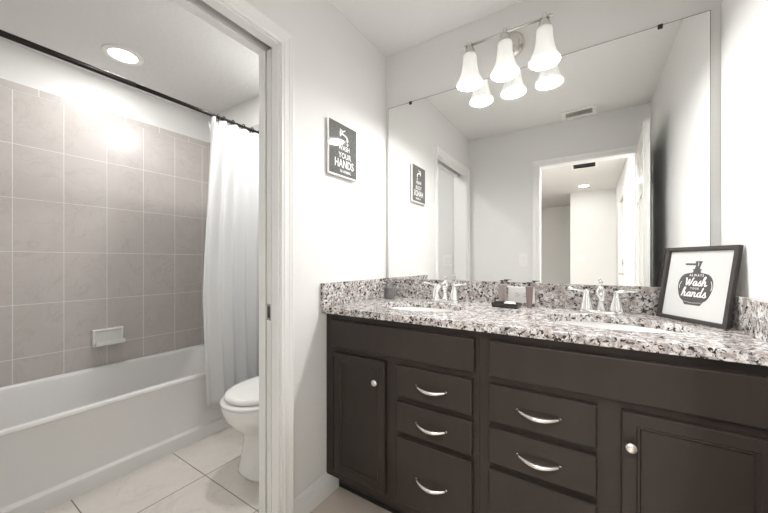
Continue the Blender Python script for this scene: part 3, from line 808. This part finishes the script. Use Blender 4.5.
vent(.876, 1.136, -1.635, -1.462, 'white rectangular supply vent in the vanity room ceiling, seen in the mirror', M['plastic'], 5, M['plastic'], nmat('vent_grey', (.62, .60, .585), .7), fw_=.03)
vent(.862, 1.180, -3.52, -3.15, 'white framed return vent with dark louvres in the hall ceiling, seen in the mirror', M['plastic'], 9, nmat('louvre_grey', (.36, .34, .33), .5), M['slot'], fw_=.034)

# ------------------------------------------------------------------ bathtub
t = thing('bathtub', 'white alcove bathtub with plain apron along the tiled wall', 'bathtub', (-1.4, -.93, 0))
tx0, tx1, ty0, ty1, tz = XB+.001, -1.024, YN+.011, YB-.011, .418
def rr(x0, x1, y0, y1, z, r, n=8):
    out = []
    for cx_, cy_, a0 in ((x1-r, y1-r, 0), (x0+r, y1-r, PI/2), (x0+r, y0+r, PI), (x1-r, y0+r, 1.5*PI)):
        for i in range(n):
            a = a0+PI/2*i/(n-1); out.append((cx_+r*math.cos(a), cy_+r*math.sin(a), z))
    return out
loops = [rr(tx0, tx1, ty0, ty1, .3995, .004), rr(tx0, tx1+.003, ty0, ty1, .402, .004), rr(tx0, tx1+.003, ty0, ty1, .411, .006), rr(tx0+.002, tx1, ty0+.002, ty1-.002, .417, .008), rr(tx0+.006, tx1-.006, ty0+.006, ty1-.006, .420, .010),
         rr(tx0+.030, tx1-.042, ty0+.065, ty1-.075, .418, .10), rr(tx0+.037, tx1-.050, ty0+.073, ty1-.083, .412, .10), rr(tx0+.042, tx1-.056, ty0+.080, ty1-.09, .395, .10), rr(tx0+.050, tx1-.066, ty0+.10, ty1-.11, .34, .11),
         rr(tx0+.075, tx1-.095, ty0+.13, ty1-.20, .20, .12), rr(tx0+.10, tx1-.12, ty0+.16, ty1-.28, .10, .12), rr(tx0+.17, tx1-.19, ty0+.22, ty1-.34, .075, .10)]
obj('tub_basin', MB().loft(loops, cap0=False), M['acrylic'], t, angle=35)
ap = MB()
prof = [(tx1-.030, .3993), (tx1-.0005, .3993), (tx1-.003, .392), (tx1-.003, .092), (tx1, .086), (tx1+.010, .080), (tx1+.013, .074), (tx1+.013, 0), (tx1-.030, 0)]
ap.loft([[(x, y, z) for x, z in prof] for y in (ty0, ty1)])
obj('apron', ap, M['acrylic'], t, angle=20)
obj('drain', MB().lathe([(.03, 0), (.03, .003), (.02, .004), (.001, .002)], (-1.405, ty1-.42, .0755), 'z', 24), M['chrome'], t, smooth=True)

# ceramic soap dish on the tile
t = thing('ceramic_soap_dish', 'white ceramic soap holder set on the shower tile above the tub', 'soap holder', (XB, -.873, .557))
y0, y1, z0, z1 = -.958, -.787, .557, .676
def yz(ins, x, zlo=0): return [(x, y0+ins, z0+ins+zlo), (x, y1-ins, z0+ins+zlo), (x, y1-ins, z1-ins), (x, y0+ins, z1-ins)]
obj('back_plate', MB().loft([yz(0, XB+.0005), yz(0, XB+.018), yz(.004, XB+.024), yz(.013, XB+.024), yz(.019, XB+.008)]), M['porcelain'], t, bevel=.004, seg=3)
b = MB().loft([[(x, y0+.004+i, z0+.001+i*.5) if False else (x, yy, zz) for yy, zz in ((y0+.004, zl), (y1-.004, zl), (y1-.004, zh), (y0+.004, zh))] for x, zl, zh, i in ((XB+.0245, z0-.002, z0+.026, 0), (XB+.050, z0+.004, z0+.026, 0), (XB+.070, z0+.012, z0+.038, 0), (XB+.076, z0+.022, z0+.044, 0))])
obj('tray_lip', b, M['porcelain'], t, bevel=.004, seg=3)

# ------------------------------------------------------------------ shower rod, rings, curtain
RX, RZ = -1.0, 2.110
t = thing('curtain_rod', 'dark bronze shower curtain rod spanning the tub alcove', 'curtain rod', (RX, -.93, RZ))
obj('rod', MB().tube([(RX, YN+.012, RZ), (RX, -.98, RZ)], .0135, 20), M['bronze'], t, smooth=True)
obj('rod_sleeve', MB().tube([(RX, -1.0, RZ), (RX, YB-.012, RZ)], .0115, 20), M['bronze'], t, smooth=True)
for y, ax in ((YN+.0005, 'y'), (YB-.0005, '-y')):
    obj('end_cap', MB().lathe([(.026, 0), (.026, .008), (.018, .016), (.016, .022)], (RX, y, RZ), ax, 24), M['bronze'], t, angle=40)
names = ['leftmost', 'second from the left', 'middle', 'fourth from the left', 'fifth from the left', 'rightmost']
ring0 = None
ring_y = (-.520, -.480, -.415, -.335, -.265, -.205)
for i, y in enumerate(ring_y):
    lab = 'small dark curtain ring on the shower rod, %s' % names[i]
    if ring0 is None:
        ring0 = thing('curtain_ring', lab, 'curtain ring', (RX, y, RZ-.045), group='dark curtain rings on the shower rod')
        n = 20; pts = [(RX+.0175*math.cos(2*PI*k/n), y+.002, RZ-.002+.0205*math.sin(2*PI*k/n)) for k in range(n)]
        lp = []
        for k in range(n):
            a = 2*PI*k/n; lp.append([(RX+(.0185+.0035*math.cos(q))*math.cos(a), y+.0035*math.sin(q), RZ-.002+(.0205+.0035*math.cos(q))*math.sin(a)) for q in [2*PI*j/8 for j in range(8)]])
        obj('ring', MB().loft(lp, close=True), M['bronze'], ring0, smooth=True)
        obj('hook', MB().tube([(RX+.012, y, RZ-.022), (RX+.004, y, RZ-.030), (RX+.003, y+.002, RZ-.043), (RX+.010, y+.002, RZ-.050)], .0022, 8), M['bronze'], ring0, smooth=True)
    else:
        r_ = copy_tree(ring0); r_.location.y = y; r_['label'] = lab
# curtain: pleated cloth with thickness
mb = MB(); NU, NV = 150, 46; grid = []
for j in range(NV+1):
    s = j/NV; z = 2.083-s*(2.083-.205)
    yl = -.578-.070*math.sin(min(1, s*1.4)*PI*.5)+.035*max(0, s-.62)/.38
    yr = YB-.022
    row = []
    for i in range(NU+1):
        u = i/NU
        fold = math.sin(2*PI*(5.2*u+.15*math.sin(3*s)))*(.014+.012*math.exp(-s*5))*(1-.35*s)
        fold += .010*math.sin(2*PI*(2.3*u+.3)+2.0*s)*(.3+s)
        fold += .006*math.sin(2*PI*11*u+4*s)*math.exp(-s*4)
        x = -.986 + .020*min(1, s*3) + fold
        y = yl+(yr-yl)*u + .006*math.sin(2*PI*5.2*u+1.2)
        zz = z + (0.009*math.cos(2*PI*5.2*u) if j == 0 else 0)
        row.append(mb.b.verts.new((x, y, zz)))
    grid.append(row)
for j in range(NV):
    for i in range(NU): mb.b.faces.new((grid[j][i], grid[j][i+1], grid[j+1][i+1], grid[j+1][i]))
cu = obj('shower_curtain', mb, M['curtain'], None, smooth=True)
md = cu.modifiers.new('cloth', 'SOLIDIFY'); md.thickness = .0015
tag(cu, 'white fabric shower curtain drawn to the far end of the tub rod', 'shower curtain')
# liner hanging inside the tub
mb = MB(); NU, NV = 60, 16; grid = []
for j in range(NV+1):
    s = j/NV; z = 2.082-s*1.62
    grid.append([mb.b.verts.new((-1.055+.010*math.sin(2*PI*4*i/NU+1)*(1-.3*s)-.03*s, -.562+.10*min(1, s*4)+(.385-.10*min(1, s*4))*i/NU, z)) for i in range(NU+1)])
for j in range(NV):
    for i in range(NU): mb.b.faces.new((grid[j][i], grid[j][i+1], grid[j+1][i+1], grid[j+1][i]))
ln = obj('curtain_liner', mb, M['curtain'], None, smooth=True)
md = ln.modifiers.new('cloth', 'SOLIDIFY'); md.thickness = .0012
tag(ln, 'white curtain liner hanging inside the tub behind the shower curtain', 'curtain liner')

# ------------------------------------------------------------------ toilet
TX = -.447
t = thing('toilet', 'white closed lid toilet beside the shower curtain', 'toilet', (TX, -.5, 0))
def egg(w, yc, front, back, z, n=44, p=2.2):
    out = []
    for i in range(n):
        a = 2*PI*i/n; c_, s_ = math.cos(a), math.sin(a)
        ex = math.copysign(abs(c_)**(2/p), c_)*w
        ey = math.copysign(abs(s_)**(2/p), s_)*((yc-front) if s_ < 0 else (back-yc))
        out.append((TX+ex, yc+ey, z))
    return out
bk = -.335
secs = [(.165, -.43, -.690, -.22, 0), (.165, -.43, -.690, -.22, .012), (.161, -.43, -.684, -.23, .03), (.150, -.43, -.672, -.24, .10), (.140, -.43, -.664, -.24, .165), (.138, -.45, -.672, -.24, .21),
        (.145, -.48, -.708, -.25, .250), (.163, -.51, -.748, -.26, .290), (.178, -.53, -.777, -.26, .330), (.184, -.54, -.790, -.26, .370), (.185, -.54, -.792, -.26, .392), (.179, -.54, -.785, -.265, .398)]
obj('bowl', MB().loft([egg(*s_[:4], s_[4], p=2.7 if s_[4] < .22 else 2.2) for s_ in secs]), M['porcelain'], t, smooth=True)
obj('seat', MB().loft([egg(.179, -.54, -.787, -.36, .3985), egg(.187, -.54, -.797, -.355, .403), egg(.188, -.54, -.798, -.355, .413), egg(.183, -.54, -.792, -.36, .419)]), M['porcelain'], t, smooth=True)
obj('lid', MB().loft([egg(.168, -.54, -.770, -.36, .4235), egg(.174, -.54, -.777, -.355, .429), egg(.174, -.54, -.777, -.355, .440), egg(.168, -.54, -.770, -.36, .449), egg(.145, -.54, -.75, -.38, .453), egg(.08, -.54, -.65, -.45, .456)]), M['porcelain'], t, smooth=True)
obj('tank', MB().loft([rr(TX-.185, TX+.185, -.345, -.168, .3895, .03), rr(TX-.20, TX+.20, -.355, -.165, .48, .03), rr(TX-.205, TX+.205, -.36, -.163, .735, .03)]), M['porcelain'], t, angle=40)
obj('tank_lid', MB().loft([rr(TX-.21, TX+.21, -.366, -.162, .7353, .032), rr(TX-.215, TX+.215, -.370, -.161, .745, .034), rr(TX-.215, TX+.215, -.370, -.161, .762, .034), rr(TX-.208, TX+.208, -.363, -.165, .770, .03)]), M['porcelain'], t, angle=50)
obj('flush_lever', MB().tube([(TX-.15, -.36, .69), (TX-.15, -.378, .69), (TX-.13, -.385, .688), (TX-.08, -.385, .682)], [.009, .007, .006, .006]), M['chrome'], t, smooth=True)
for sx in (-1, 1):
    obj('lid_hinge', MB().tube([(TX+sx*.07-.02, -.352, .425), (TX+sx*.07+.02, -.352, .425)], .009, 12), M['porcelain'], t, smooth=True)
